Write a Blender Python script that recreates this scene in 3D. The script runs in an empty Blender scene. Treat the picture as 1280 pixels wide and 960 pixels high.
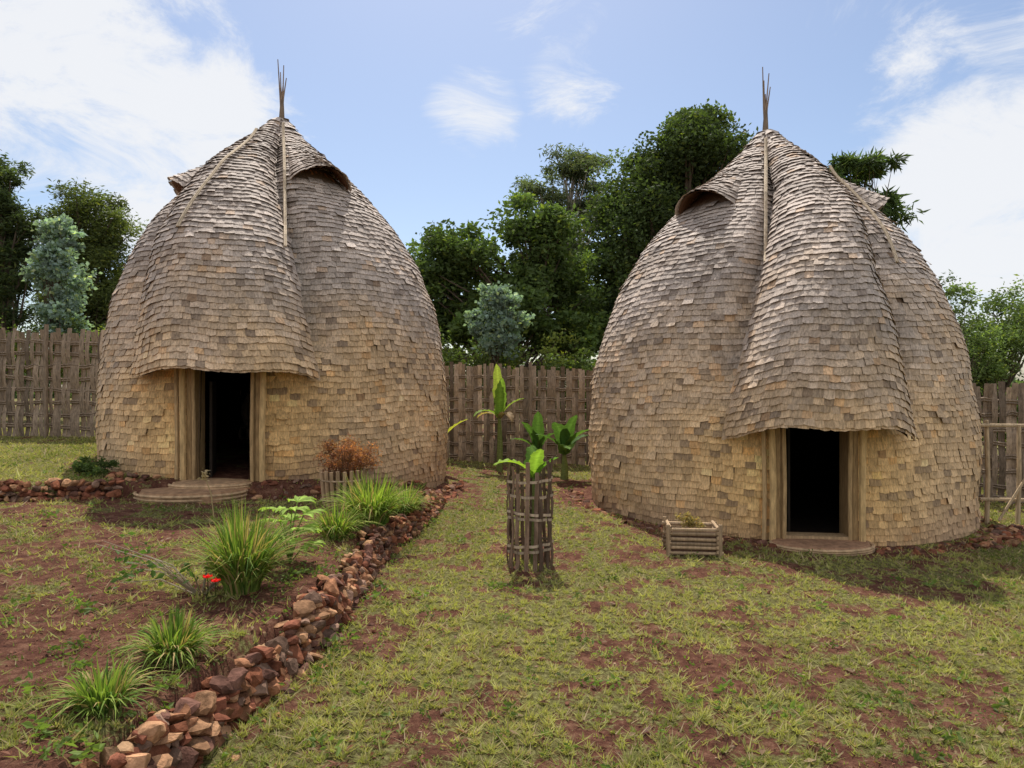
import bpy, math, random
import numpy as np
from mathutils import Vector
random.seed(7); rng=np.random.default_rng(7)
scene=bpy.context.scene
R_=math.radians

# ---------------------------------------------------------------- helpers
def hsh(ix,iy,seed):
    n=(ix.astype(np.int64)*374761393+iy.astype(np.int64)*668265263+seed*974634777)&0xffffffff
    n=((n^(n>>13))*1274126177)&0xffffffff
    n=(n^(n>>16))&0xffff
    return n/65535.0
def vn(x,y,seed=0):
    x=np.asarray(x,float); y=np.asarray(y,float)
    ix=np.floor(x); iy=np.floor(y); fx=x-ix; fy=y-iy
    fx=fx*fx*(3-2*fx); fy=fy*fy*(3-2*fy)
    a=hsh(ix,iy,seed); b=hsh(ix+1,iy,seed); c=hsh(ix,iy+1,seed); d=hsh(ix+1,iy+1,seed)
    return (a*(1-fx)+b*fx)*(1-fy)+(c*(1-fx)+d*fx)*fy
def fbm(x,y,seed=0,o=4):
    s=0;a=.5;t=0
    for i in range(o):
        s=s+a*vn(x*2**i+17*i,y*2**i-9*i,seed+i); t+=a; a*=.55
    return s/t
def sstep(a,b,x):
    t=np.clip((np.asarray(x,float)-a)/(b-a),0,1); return t*t*(3-2*t)

class G:
    def __init__(s): s.V=[];s.Q=[];s.T=[];s.C=[];s.n=0
    def add(s,V,F,c):
        V=np.asarray(V,float).reshape(-1,3); F=np.asarray(F,int)
        c=np.asarray(c,float)
        if c.ndim==1: c=np.tile(c,(len(V),1))
        (s.Q if F.shape[1]==4 else s.T).append(F+s.n)
        s.V.append(V); s.C.append(c); s.n+=len(V)
    def build(s,name,mat,parent=None,smooth=False):
        V=np.concatenate(s.V); C=np.concatenate(s.C)
        me=bpy.data.meshes.new(name)
        Q=np.concatenate(s.Q) if s.Q else np.zeros((0,4),int)
        T=np.concatenate(s.T) if s.T else np.zeros((0,3),int)
        me.vertices.add(len(V)); me.vertices.foreach_set('co',V.astype(np.float32).ravel())
        nl=Q.size+T.size; me.loops.add(nl); me.polygons.add(len(Q)+len(T))
        me.loops.foreach_set('vertex_index',np.concatenate([Q.ravel(),T.ravel()]).astype(np.int32))
        st=np.concatenate([np.arange(len(Q))*4, Q.size+np.arange(len(T))*3]).astype(np.int32)
        me.polygons.foreach_set('loop_start',st)
        me.polygons.foreach_set('use_smooth',np.full(len(st),smooth))
        me.update(calc_edges=True); me.validate()
        ca=me.color_attributes.new('Col','FLOAT_COLOR','POINT')
        ca.data.foreach_set('color',np.concatenate([C,np.ones((len(C),1))],1).astype(np.float32).ravel())
        me.materials.append(mat)
        ob=bpy.data.objects.new(name,me); scene.collection.objects.link(ob)
        if parent: ob.parent=parent
        return ob

def tube(P,r,n=6,cap=True):
    P=np.asarray(P,float); r=np.broadcast_to(np.asarray(r,float),(len(P),))
    T=np.gradient(P,axis=0); T/=np.linalg.norm(T,axis=1)[:,None]+1e-9
    up=np.array([0,0,1.]) if abs(T[0][2])<.9 else np.array([1.,0,0])
    A=np.cross(T,up); A/=np.linalg.norm(A,axis=1)[:,None]+1e-9
    B=np.cross(T,A)
    th=np.arange(n)/n*2*np.pi
    V=(P[:,None]+r[:,None,None]*(np.cos(th)[None,:,None]*A[:,None]+np.sin(th)[None,:,None]*B[:,None])).reshape(-1,3)
    F=[]
    for i in range(len(P)-1):
        for j in range(n):
            k=(j+1)%n; F.append([i*n+j,i*n+k,(i+1)*n+k,(i+1)*n+j])
    if cap:
        m=(len(P)-1)*n
        V=np.vstack([V,P[0],P[-1]]); e=len(V)
        for j in range(0,n-1,2):
            F.append([e-2,(j+2)%n,(j+1)%n,j]); F.append([e-1,m+j,m+(j+1)%n,m+(j+2)%n])
    return V,F
def box(c,s,rz=0):
    x,y,z=[v/2 for v in s]
    V=np.array([[-x,-y,-z],[x,-y,-z],[x,y,-z],[-x,y,-z],[-x,-y,z],[x,-y,z],[x,y,z],[-x,y,z]])
    ca,sa=math.cos(rz),math.sin(rz)
    V=np.stack([V[:,0]*ca-V[:,1]*sa,V[:,0]*sa+V[:,1]*ca,V[:,2]],1)+np.array(c)
    return V,[[3,2,1,0],[4,5,6,7],[0,1,5,4],[1,2,6,5],[2,3,7,6],[3,0,4,7]]

# ---------------------------------------------------------------- materials
def mk(name):
    m=bpy.data.materials.new(name); m.use_nodes=True
    nt=m.node_tree; nt.nodes.clear(); return m,nt
def N(nt,t,**k):
    n=nt.nodes.new(t)
    for a,b in k.items(): setattr(n,a,b)
    return n
def attr_mat(name,scale=20,amp=.5,rough=.85,bump=.3,stretch=(1,1,1),transl=0,spec=.2,tt=(1.25,1.35,.6)):
    m,nt=mk(name); L=nt.links.new
    at=N(nt,'ShaderNodeAttribute',attribute_name='Col')
    tc=N(nt,'ShaderNodeTexCoord'); mp=N(nt,'ShaderNodeMapping'); mp.inputs['Scale'].default_value=stretch
    L(tc.outputs['Object'],mp.inputs[0])
    no=N(nt,'ShaderNodeTexNoise'); no.inputs['Scale'].default_value=scale; no.inputs['Detail'].default_value=6
    no.inputs['Roughness'].default_value=.65
    L(mp.outputs[0],no.inputs['Vector'])
    mr=N(nt,'ShaderNodeMapRange'); mr.inputs[1].default_value=.3; mr.inputs[2].default_value=.7
    mr.inputs[3].default_value=1-amp; mr.inputs[4].default_value=1+amp
    L(no.outputs['Fac'],mr.inputs[0])
    mu=N(nt,'ShaderNodeVectorMath',operation='SCALE'); L(at.outputs['Color'],mu.inputs[0]); L(mr.outputs[0],mu.inputs['Scale'])
    bs=N(nt,'ShaderNodeBsdfPrincipled'); bs.inputs['Roughness'].default_value=rough
    bs.inputs['Specular IOR Level'].default_value=spec
    L(mu.outputs[0],bs.inputs['Base Color'])
    if bump:
        bu=N(nt,'ShaderNodeBump'); bu.inputs['Strength'].default_value=bump; bu.inputs['Distance'].default_value=.02
        L(no.outputs['Fac'],bu.inputs['Height']); L(bu.outputs[0],bs.inputs['Normal'])
    out=N(nt,'ShaderNodeOutputMaterial')
    if transl:
        tr=N(nt,'ShaderNodeBsdfTranslucent'); 
        g=N(nt,'ShaderNodeVectorMath',operation='MULTIPLY'); g.inputs[1].default_value=tt
        L(mu.outputs[0],g.inputs[0]); L(g.outputs[0],tr.inputs[0])
        mx=N(nt,'ShaderNodeMixShader'); mx.inputs[0].default_value=transl
        L(bs.outputs[0],mx.inputs[1]); L(tr.outputs[0],mx.inputs[2]); L(mx.outputs[0],out.inputs[0])
    else: L(bs.outputs[0],out.inputs[0])
    return m
M_sh=attr_mat('bamboo_sheath',scale=9,amp=.45,rough=.72,bump=.5,stretch=(6,6,1.6),spec=.3)
M_wood=attr_mat('weathered_bamboo',scale=14,amp=.38,bump=.35,stretch=(3,3,.5))
M_fence=attr_mat('fence_bamboo',scale=12,amp=.45,bump=.3,stretch=(4,4,.7))
M_rock=attr_mat('laterite_stone',scale=14,amp=.6,bump=1.0,rough=.95,spec=.05)
M_leaf=attr_mat('foliage',scale=3,amp=.2,bump=0,transl=.42,rough=.6,spec=.25)
M_ban=attr_mat('banana_leaf',scale=16,amp=.25,bump=.1,transl=.4,rough=.6,spec=.08,stretch=(1,1,3))
M_grass=attr_mat('grass_blades',scale=4,amp=.25,bump=0,transl=.38,rough=.7,spec=.1)
M_bark=attr_mat('bark',scale=8,amp=.4,bump=.5)
M_in=attr_mat('soot_lining',scale=8,amp=.3,bump=.2)
M_earth=attr_mat('packed_earth',scale=14,amp=.4,bump=.8)
M_pet=attr_mat('petals',scale=5,amp=.1,bump=0,transl=.3,tt=(1.2,1,1))

# ---------------------------------------------------------------- terrain
LC=np.array([-3.50,10.7]); LR=2.43; LZ=.5
RC=np.array([3.60,10.0]);  RR=2.46;  RZ=.03
def wallx(y): return -1.46+.07*(y-3)+.05*np.sin(y*1.7)
def ground(x,y):
    x=np.asarray(x,float); y=np.asarray(y,float)
    xc=np.clip(x,-14,10); yc=np.clip(y,0,16)
    z=-.028*xc+.02*np.clip(yc-4,0,None)
    d=wallx(yc)-x
    fade=1-sstep(9.0,11.0,y)
    wide=.1+2.2*(1-fade)
    st=.24*sstep(-wide*.3,wide,d-.03)
    z=z+st
    dh=np.hypot(x-LC[0],y-LC[1])-(LR+.32)
    edge=np.minimum(dh, np.where(x<-3.6, (7.55+.25*(x+5.4))-y, 99))
    z=z+.15*(1-sstep(-.12,.06,edge))*sstep(-1.3,-2.4,x)
    z=z+.035*(fbm(x*1.2,y*1.2,5,3)-.5)*2*.6+.03*(fbm(x*5,y*5,9,3)-.5)
    far=np.clip(np.hypot(x,y-6)-30,0,None)
    return z-far*.004
def grassmask(x,y):
    f=fbm(x*.8,y*.8,21,4); g=fbm(x*6.5,y*6.5,33,4)
    v=.36*f+.64*g
    bias=np.where(x<wallx(y),-.085,.040)
    bias=np.where((x<wallx(y))&(y>5.8)&(x>-5.5),-.015,bias)
    bias=np.where((x<-4)&(y>7.9),.10,bias)
    for C,Rr in ((LC,LR),(RC,RR)):
        dd=np.hypot(x-C[0],y-C[1])-Rr
        bias=bias-.14*(1-sstep(.15,.7,dd))
    bias=bias-.03*sstep(2.4,.6,np.hypot((x-.2)*.8,y-3.6))-.05*sstep(1.1,.3,np.hypot(x-.17,y-6.3))
    return sstep(.38,.60,v+bias)

def axis(lo,hi,step,far):
    a=list(np.arange(lo,hi+1e-6,step)); s=step; v=hi; w=lo
    while v<far:
        s*=1.35; v+=s; a.append(v)
    s=step
    while w>-far:
        s*=1.35; w-=s; a.insert(0,w)
    return np.array(a)
X=axis(-9,9,.045,500); Y=axis(1.5,14,.045,500)
XX,YY=np.meshgrid(X,Y)
ZZ=ground(XX,YY); MM=grassmask(XX,YY)
nx,ny=len(X),len(Y)
g=G()
idx=np.arange(nx*ny).reshape(ny,nx)
F=np.stack([idx[:-1,:-1],idx[:-1,1:],idx[1:,1:],idx[1:,:-1]],-1).reshape(-1,4)
g.add(np.stack([XX,YY,ZZ],-1),F,np.stack([MM,MM*0,MM*0],-1).reshape(-1,3))
m,nt=mk('soil_and_grass'); L=nt.links.new
at=N(nt,'ShaderNodeAttribute',attribute_name='Col'); tc=N(nt,'ShaderNodeTexCoord')
sp=N(nt,'ShaderNodeSeparateColor'); L(at.outputs['Color'],sp.inputs[0])
def noise(sc,d=5,r=.6):
    n=N(nt,'ShaderNodeTexNoise'); n.inputs['Scale'].default_value=sc; n.inputs['Detail'].default_value=d; n.inputs['Roughness'].default_value=r
    L(tc.outputs['Object'],n.inputs['Vector']); return n
def ramp(src,stops):
    r=N(nt,'ShaderNodeValToRGB'); e=r.color_ramp.elements
    while len(e)<len(stops): e.new(.5)
    for i,(p,c) in enumerate(stops): e[i].position=p; e[i].color=(*c,1)
    L(src,r.inputs[0]); return r
n2=noise(34,7,.75); n3=noise(9,8,.82)
soil=ramp(n3.outputs['Fac'],[(.36,(.075,.030,.021)),(.5,(.165,.068,.043)),(.64,(.31,.16,.10))])
gr=ramp(n2.outputs['Fac'],[(.34,(.055,.045,.018)),(.5,(.18,.165,.055)),(.66,(.38,.35,.15))])
ad=N(nt,'ShaderNodeMath',operation='ADD'); su=N(nt,'ShaderNodeMath',operation='MULTIPLY_ADD')
su.inputs[1].default_value=2.8; su.inputs[2].default_value=-1.4; L(n2.outputs['Fac'],su.inputs[0])
L(sp.outputs[0],ad.inputs[0]); L(su.outputs[0],ad.inputs[1])
mrr=N(nt,'ShaderNodeMapRange'); mrr.inputs[1].default_value=.3; mrr.inputs[2].default_value=.75; L(ad.outputs[0],mrr.inputs[0])
mx=N(nt,'ShaderNodeMix',data_type='RGBA'); L(mrr.outputs[0],mx.inputs[0]); L(soil.outputs[0],mx.inputs[6]); L(gr.outputs[0],mx.inputs[7])
bs=N(nt,'ShaderNodeBsdfPrincipled'); bs.inputs['Roughness'].default_value=.95; bs.inputs['Specular IOR Level'].default_value=.1
L(mx.outputs[2],bs.inputs['Base Color'])
bu=N(nt,'ShaderNodeBump'); bu.inputs['Strength'].default_value=1.0; bu.inputs['Distance'].default_value=.05
L(n2.outputs['Fac'],bu.inputs['Height']); L(bu.outputs[0],bs.inputs['Normal'])
o=N(nt,'ShaderNodeOutputMaterial'); L(bs.outputs[0],o.inputs[0])
g.build('ground',m,smooth=True)

def lawn_blades(n):
    y=2.6*np.exp(rng.random(n)*math.log(14/2.6)); x=(rng.random(n)*2-1)*(y*.80+.8)
    mk_=grassmask(x,y)
    keep=rng.random(n)<(mk_*.9+.06)
    for C,Rr in ((LC,LR),(RC,RR)):
        keep&=np.hypot(x-C[0],y-C[1])>Rr+.05
    keep&=~((x<wallx(y)+.14)&(x>wallx(y)-.10)&(y<10))
    x=x[keep];y=y[keep]; n=len(x)
    ix,iy=np.round(x/.085),np.round(y/.085)
    j1=hsh(ix,iy,3)-.5; j2=hsh(ix,iy,4)-.5; j3=hsh(ix,iy,5)
    x=x*.5+.5*(ix*.085+.09*j1); y=y*.5+.5*(iy*.085+.09*j2)
    z=ground(x,y)
    h=(.008+.030*rng.random(n)**2)*(.4+1.0*vn(x*2,y*2,77)+.6*j3); tall=rng.random(n)<.015; h[tall]*=2.2
    w=.0028+.0038*rng.random(n)
    w=w*(1+.12*(y-3)); a=rng.random(n)*6.283; lean=rng.random(n)*2.2*h; b=rng.random(n)*6.283
    V=np.zeros((n,3,3))
    V[:,0]=np.stack([x-w*np.cos(a),y-w*np.sin(a),z-.004],1)
    V[:,1]=np.stack([x+w*np.cos(a),y+w*np.sin(a),z-.004],1)
    V[:,2]=np.stack([x+lean*np.cos(b),y+lean*np.sin(b),z+h],1)
    t=np.clip(fbm(x*1.4,y*1.4,55,3)*1.6-.5+.4*j3+rng.random(n)*.4,0,1)[:,None]
    c=(1-t)*np.array([.12,.165,.038])+t*np.array([.42,.405,.14])
    dry=rng.random(n)<.24; c[dry]=[.45,.35,.21]
    gg=G(); gg.add(V.reshape(-1,3),np.arange(3*n).reshape(-1,3),np.repeat(c,3,0)); return gg
lawn_blades(520000).build('lawn_grass',M_grass)

# ---------------------------------------------------------------- huts
tt=np.array([-.09,0,.1,.23,.35,.45,.56,.67,.78,.857,.93,.97,1.0])
rr=np.array([1.0,1.0,1.0,.990,.962,.92,.835,.70,.50,.33,.15,.08,.03])
tf=np.linspace(-.09,1,500); rf=np.interp(tf,tt,rr)
k=np.hanning(45); k/=k.sum(); rfp=np.convolve(np.pad(rf,22,mode='edge'),k,'valid')
rfp[-14:]=np.minimum(rfp[-14:],np.linspace(rfp[-14],.03,14))

def make_hut(C,Z0,R,H,seed,psi,s_axis,hoodz,hoodW,hoodA,droop,windows,straps,name='beehive_hut'):
    root=bpy.data.objects.new(name,None); scene.collection.objects.link(root); root.location=(C[0],C[1],Z0)
    rg=np.random.default_rng(seed)
    z=tf*H; r=rfp*R
    S=np.concatenate([[0],np.cumsum(np.hypot(np.diff(z),np.diff(r)))]); Smax=S[-1]
    def rz(s): s=np.clip(s,0,Smax); return np.interp(s,S,r),np.interp(s,S,z)
    def s_of_z(zz): return float(np.interp(zz,z,S))
    sH=s_of_z(hoodz)
    def ax(s):
        t=np.clip((s-sH)/(Smax-sH),0,1); return np.interp(t,[0,.35,.65,1],[R_(a) for a in s_axis])
    def W(s):
        t=np.clip((s-sH)/(Smax-sH),0,1); return np.interp(t,[0,.35,.65,1],[R_(a) for a in hoodW])
    def Aof(s):
        t=np.clip((s-sH)/(Smax-sH),0,1); return np.interp(t,[0,.12,.35,.65,.85,1],hoodA)
    def wrap(a): return (a+np.pi)%(2*np.pi)-np.pi
    def body(phi,s):
        rad,zz=rz(s)
        t=zz/H
        b=1+ .014*np.sin(3*phi+seed)+.010*np.sin(5*phi+1.3*seed+2*t)+.026*(vn(phi*2.2+50,zz*1.1,seed)-.5)+.018*(vn(phi*6+50,zz*3,seed+3)-.5)
        u=np.abs(wrap(phi-ax(s)))/W(s)
        rad2=rad*b-.22*np.exp(-((u-1.06)/.30)**2)*sstep(sH-.2,sH+.7,s)*np.minimum(1,rad)
        return np.stack([rad2*np.sin(phi),-rad2*np.cos(phi),zz+0*phi],-1)
    def hood(u,s):
        k=1-np.clip((s-sH)/(Smax-sH),0,1)
        s2=s-droop*u*u*k**2+.025*np.sin(u*7+seed)*k
        rad,zz=rz(s2)
        c=np.clip(np.cos(np.clip(u,-1,1)*np.pi/2),0,1)
        off=Aof(s2)*c**.8-.18*(1-c)**4*np.minimum(1,rad)*(1-k**6)+.03+.12*k**6*(1-c)
        rad=rad+off*(1+.18*(vn(u*3+20,zz*2.4,seed+8)-.5))
        phi=ax(s2)+u*W(s2)
        return np.stack([rad*np.sin(phi),-rad*np.cos(phi),zz+0*phi],-1)
    def normal(P,a,s,e=.02):
        d1=P(a+e,s)-P(a-e,s); d2=P(a,np.minimum(s+e,Smax))-P(a,s-e)
        n=np.cross(d1,d2); return n/(np.linalg.norm(n,axis=-1,keepdims=True)+1e-9)
    dvec=np.array([math.sin(psi),-math.cos(psi)]); lvec=np.array([math.cos(psi),math.sin(psi)])
    doorw=.33; doorh=hoodz+.12
    def doorcut(p,m=0):
        lat=p[...,0]*lvec[0]+p[...,1]*lvec[1]; fr=p[...,0]*dvec[0]+p[...,1]*dvec[1]
        return (np.abs(lat)<doorw+m)&(fr>0)&(p[...,2]<doorh)
    gs=G()
    def colours(p,n,hoody=False):
        t=np.clip(p[:,2]/H,0,1)
        grey=np.array([.46,.38,.32]); tan=np.array([.60,.41,.23]); gold=np.array([.80,.51,.215]); dark=np.array([.18,.125,.09]); 
        k=sstep(.60,.14,t+.35*(fbm(p[:,0]*1.2+9,p[:,2]*1.5+p[:,1],seed,3)-.5)+.10*(rg.random(n)-.5))[:,None]
        c=grey*(1-k)+tan*k
        lat=np.abs(p[:,0]*lvec[0]+p[:,1]*lvec[1]); fr=p[:,0]*dvec[0]+p[:,1]*dvec[1]
        gk=(sstep(1.7,.5,lat)*(fr>0)*sstep(hoodz+.3,hoodz-.25,p[:,2]))[:,None]*(0 if hoody else 1)
        c=c*(1-gk)+gold*gk
        c=c*(.78+.40*rg.random(n)[:,None])*(.74+.52*fbm(np.arctan2(p[:,0],-p[:,1])*3+40,p[:,2]*2.2,seed+5,3))[:,None]
        dk=rg.random(n)<.08; c[dk]=c[dk]*.4+dark*.5
        wm=rg.random(n)<.05; c[wm]=c[wm]*[1.10,.97,.82]
        lt=rg.random(n)<.08; c[lt]*=1.22
        sp_=sstep(.45,-.05,p[:,2]+.25*(rg.random(n)-.5))[:,None]*.40
        c=c*(1-sp_)+np.array([.30,.17,.11])*sp_
        return np.clip(c,0,.85)
    def place(P,A,Sv,dA,Ln,lift,hoody=False):
        n=len(A); pts=[]; nr=[]
        sk=(rg.random(n)-.5)*.012
        for j in (0,1):
            for i in (-1,0,1):
                a=A+i*dA/2*(1.0-.08*j)
                s=Sv+(Ln if j else (rg.random(n)-.5)*.012+sk*i-(.006 if i==0 else 0))
                s=np.minimum(s,Smax)
                nn=normal(P,a,s)
                off=(lift+(.010 if i==0 else rg.random(n)*.007)) if j==0 else .004+0*lift
                pts.append(P(a,s)+nn*np.asarray(off)[:,None]); nr.append(nn)
        for i in range(3): pts.append(pts[i]-nr[i]*.014+np.array([0,0,.006]))
        V=np.stack(pts,1)
        base=(np.arange(n)*9)[:,None]
        c=colours(V[:,1],n,hoody)
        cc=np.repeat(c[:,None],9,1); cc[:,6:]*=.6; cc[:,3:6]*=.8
        F=np.concatenate([base+np.array(q) for q in ([0,1,4,3],[1,2,5,4],[6,7,1,0],[7,8,2,1])])
        gs.add(V.reshape(-1,3),F,cc.reshape(-1,3))
    row=.074
    As=[];Ss=[];dAs=[]
    s=0.02
    wins=[]
    for (pw,zw,ww) in windows: wins.append((R_(pw),s_of_z(zw),R_(ww)))
    while s<Smax-.03:
        rad,_=rz(s); n=max(5,int(2*np.pi*float(rad)/.118))
        ph=(np.arange(n)+rg.random())/n*2*np.pi-np.pi+(rg.random(n)-.5)*.25/n*2
        As.append(ph); Ss.append(np.full(n,s)+(rg.random(n)-.5)*.010+.026*np.sin(ph*4+seed)+.014*np.sin(ph*11+s*2)); dAs.append(np.full(n,2*np.pi/n)*(.92+.3*rg.random(n)))
        s+=row*(.90+.20*rg.random())
    A=np.concatenate(As);Sv=np.concatenate(Ss);dA=np.concatenate(dAs)
    p=body(A,Sv); keep=~doorcut(p,.04)
    u=np.abs(wrap(A-ax(Sv)))/W(Sv); keep&=~((u<.6)&(Sv>sH+.35))
    for (pw,sw,ww) in wins:
        uu=np.abs(wrap(A-pw))/ww; keep&=~((uu<.85)&(Sv>sw-.01)&(Sv<sw+.4))
    keep&=rg.random(len(A))>.008
    A=A[keep];Sv=Sv[keep];dA=dA[keep]
    t=Sv/Smax
    lift=.013+.010*rg.random(len(A))+.018*t**2*rg.random(len(A))+.024*(rg.random(len(A))<.025)
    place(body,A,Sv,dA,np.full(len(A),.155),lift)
    As=[];Ss=[];dAs=[]; s=sH-.02
    while s<Smax-.12:
        rad,_=rz(s); half=float(W(s))*float(rad)+.75*float(Aof(s)); n=max(3,int(2*half/.112)); o_=rg.random()
        uu=-1+2*(np.arange(n)+o_)/n
        As.append(uu); Ss.append(np.full(n,s)+(rg.random(n)-.5)*.012); dAs.append(np.full(n,2/n)*1.08)
        s+=row*(.9+.18*rg.random())
    A=np.concatenate(As);Sv=np.concatenate(Ss);dA=np.concatenate(dAs)
    t=Sv/Smax
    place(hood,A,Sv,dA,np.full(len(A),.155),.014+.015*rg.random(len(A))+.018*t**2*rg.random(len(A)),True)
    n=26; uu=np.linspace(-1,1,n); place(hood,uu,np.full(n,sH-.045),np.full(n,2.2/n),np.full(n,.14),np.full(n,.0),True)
    gw=G()
    for (pw,sw,ww) in wins:
        def flap(u,s,pw=pw,sw=sw,ww=ww):
            q=np.clip((s-sw)/.95,-.1,1); kk=(1-q)**1.25
            b_=np.clip(1-u*u,0,1)
            s2=s+.17*b_*(1-q)**2
            rad,zz=rz(s2); off=.27*kk*b_**.8+.02
            phi=pw+u*ww*(1-.15*q); rad=rad+off
            return np.stack([rad*np.sin(phi),-rad*np.cos(phi),zz+.08*kk*b_],-1)
        s=sw-.035
        while s<sw+.85:
            n=10; uu=-1+2*(np.arange(n)+.5)/n+(rg.random(n)-.5)*.06
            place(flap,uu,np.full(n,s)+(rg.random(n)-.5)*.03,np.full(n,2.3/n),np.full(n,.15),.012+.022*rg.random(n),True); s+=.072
        us=np.linspace(-1,1,13); ss=np.linspace(sw,sw+.9,8)
        U_,S_=np.meshgrid(us,ss); V=flap(U_,S_); nn=normal(flap,U_,S_); V=V-nn*.006
        id_=np.arange(V[...,0].size).reshape(U_.shape)
        gw.add(V.reshape(-1,3),np.stack([id_[:-1,:-1],id_[:-1,1:],id_[1:,1:],id_[1:,:-1]],-1).reshape(-1,4),[.20,.10,.055])
        for i in range(17):
            a0=pw+ww*(-.9+1.8*i/17); a1=a0+ww*1.8/17*.86
            q=[]
            for sx in (sw-.02,sw+.36):
                for a in (a0,a1):
                    rad,zz=rz(sx); rad=rad*.99+.02*(i%2)-.03; q.append([rad*math.sin(a),-rad*math.cos(a),zz])
            gw.add(q,[[0,1,3,2]],np.array([.50,.22,.11])*(.6+.5*rg.random()))
    gw.build('roof_vent_flaps',M_sh,root)
    gs.build('shingle_cladding',M_sh,root)
    def shell(P,a0,a1,s0,s1,na,ns,off,col,nm,mat,cut=False):
        a=np.linspace(a0,a1,na); s=np.linspace(s0,s1,ns); A_,S_=np.meshgrid(a,s)
        V=P(A_,S_); n=normal(P,A_,S_); V=V+n*off
        id_=np.arange(A_.size).reshape(A_.shape)
        F_=np.stack([id_[:-1,:-1],id_[:-1,1:],id_[1:,1:],id_[1:,:-1]],-1).reshape(-1,4)
        if cut:
            cen=V.reshape(-1,3)[F_].mean(1); F_=F_[~doorcut(cen,.0)]
        gg=G(); gg.add(V.reshape(-1,3),F_,col); return gg.build(nm,mat,root,smooth=True)
    shell(body,-np.pi,np.pi,0,Smax-.01,241,110,-.012,[.18,.12,.08],'wall_weave',M_sh,True)
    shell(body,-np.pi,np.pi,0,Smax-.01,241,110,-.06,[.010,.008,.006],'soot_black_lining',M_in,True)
    shell(hood,-1,1,sH-.03,Smax-.12,31,60,-.010,[.18,.12,.08],'hood_backing',M_sh)
    shell(hood,-.97,.97,sH-.03,sH+1.2,31,20,-.06,[.14,.085,.05],'hood_lining',M_sh)
    gd=G(); d3=np.array([*dvec,0]); l3=np.array([*lvec,0]); rz_=psi
    def loc(lat,fr,zz): return l3*lat+d3*fr+np.array([0,0,zz])
    top=doorh+.1
    for sg in (-1,1):
        V,F_=box(loc(sg*(doorw+.015),R-.10,top/2-.05),(.045,.30,top+.1),rz_); gd.add(V,F_,[.28,.18,.085])
        V,F_=box(loc(sg*(doorw+.065),R+.03,top/2-.05),(.05,.04,top+.1),rz_); gd.add(V,F_,[.38,.25,.12])
        V,F_=tube([loc(sg*(doorw+.125),R+.07,-.12),loc(sg*(doorw+.12),R+.08,.6),loc(sg*(doorw+.14),R+.07,top)],.036,8); gd.add(V,F_,[.56,.38,.18])
        V,F_=tube([loc(sg*(doorw+.005),R+.07,-.12),loc(sg*(doorw+.0),R+.075,.6),loc(sg*(doorw+.015),R+.07,top)],.022,8); gd.add(V,F_,[.42,.28,.14])
    V,F_=tube([loc(-doorw-.21,R+.05,-.12),loc(-doorw-.20,R+.045,.5),loc(-doorw-.22,R+.04,top)],.024,7); gd.add(V,F_,[.48,.33,.17])
    V,F_=tube([loc(-.5,R+.05,doorh-.03),loc(.5,R+.05,doorh-.03)],.04,8); gd.add(V,F_,[.3,.2,.1])
    V,F_=box(loc(0,R-.02,.02),(.66,.2,.06),rz_); gd.add(V,F_,[.40,.27,.15])
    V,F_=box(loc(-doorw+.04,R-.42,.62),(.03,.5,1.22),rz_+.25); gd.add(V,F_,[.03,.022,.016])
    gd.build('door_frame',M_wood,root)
    gi=G(); th=np.linspace(0,2*np.pi,40,endpoint=False)
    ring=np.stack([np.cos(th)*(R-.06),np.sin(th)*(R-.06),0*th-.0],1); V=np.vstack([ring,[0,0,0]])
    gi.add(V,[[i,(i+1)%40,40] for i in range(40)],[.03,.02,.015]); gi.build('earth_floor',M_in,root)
    gf=G(); az=H
    tp=np.array([0,0,az-.12])
    V,F_=tube([tp-[0,0,.25],tp+[.0,0,.12],tp+[.005,0,.42]],[.085,.045,.026],8); gf.add(V,F_,[.20,.15,.11])
    for i in range(5):
        V,F_=tube([tp+[.0,0,.0],tp+[.012*(i-2),.01*(i%2),.45],tp+[.030*(i-2)+.01,.03*(i%3-1),1.03-.09*((i*2)%5)]],[.014,.012,.007],5); gf.add(V,F_,[.26,.19,.14])
    for q in range(4):
        th=np.linspace(0,2*np.pi,13); rr_=.07-.008*q; P_=np.stack([rr_*np.cos(th),rr_*np.sin(th),az-.10+.035*q+0*th],1); V,F_=tube(P_,.012,5,False); gf.add(V,F_,[.34,.26,.18])
    gf.build('finial_sticks',M_wood,root)
    gt=G()
    for (a0,z0,a1,z1) in straps:
        s0,s1=s_of_z(z0),s_of_z(z1); qq=np.linspace(0,1,16); aa=R_(a0)+(R_(a1)-R_(a0))*qq; ss=s0+(s1-s0)*qq
        P0=body(aa,ss); uu=wrap(aa-ax(ss))/W(ss); ins=np.abs(uu)<1
        Ph=hood(np.clip(uu,-1,1),ss)
        rad0=np.hypot(P0[:,0],P0[:,1]); radh=np.hypot(Ph[:,0],Ph[:,1]); rb=np.where(ins,np.maximum(rad0,radh),rad0)
        kk=np.ones(7)/7; rad=np.convolve(np.pad(rb,3,mode='edge'),kk,'valid'); rad=np.maximum(rad,rb)+.065
        P_=np.stack([rad*np.sin(aa),-rad*np.cos(aa),P0[:,2]+.035],1)
        V,F_=tube(P_,.013,5); gt.add(V,F_,[.58,.47,.34])
        V,F_=tube(P_+[.020,0,.0],.010,5); gt.add(V,F_,[.52,.42,.30])
    gt.build('tie_down_canes',M_wood,root)
    return root
make_hut(LC,LZ,LR,5.21,3,R_(3),[2,-3,-9,-14],1.40,[25,24,21,24],[.66,.62,.54,.38,.20,.02],.09,
  [(42,3.95,19),(-66,3.92,19)],[(20,5.0,19,2.85),(-4,4.72,-9,3.0)])
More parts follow.
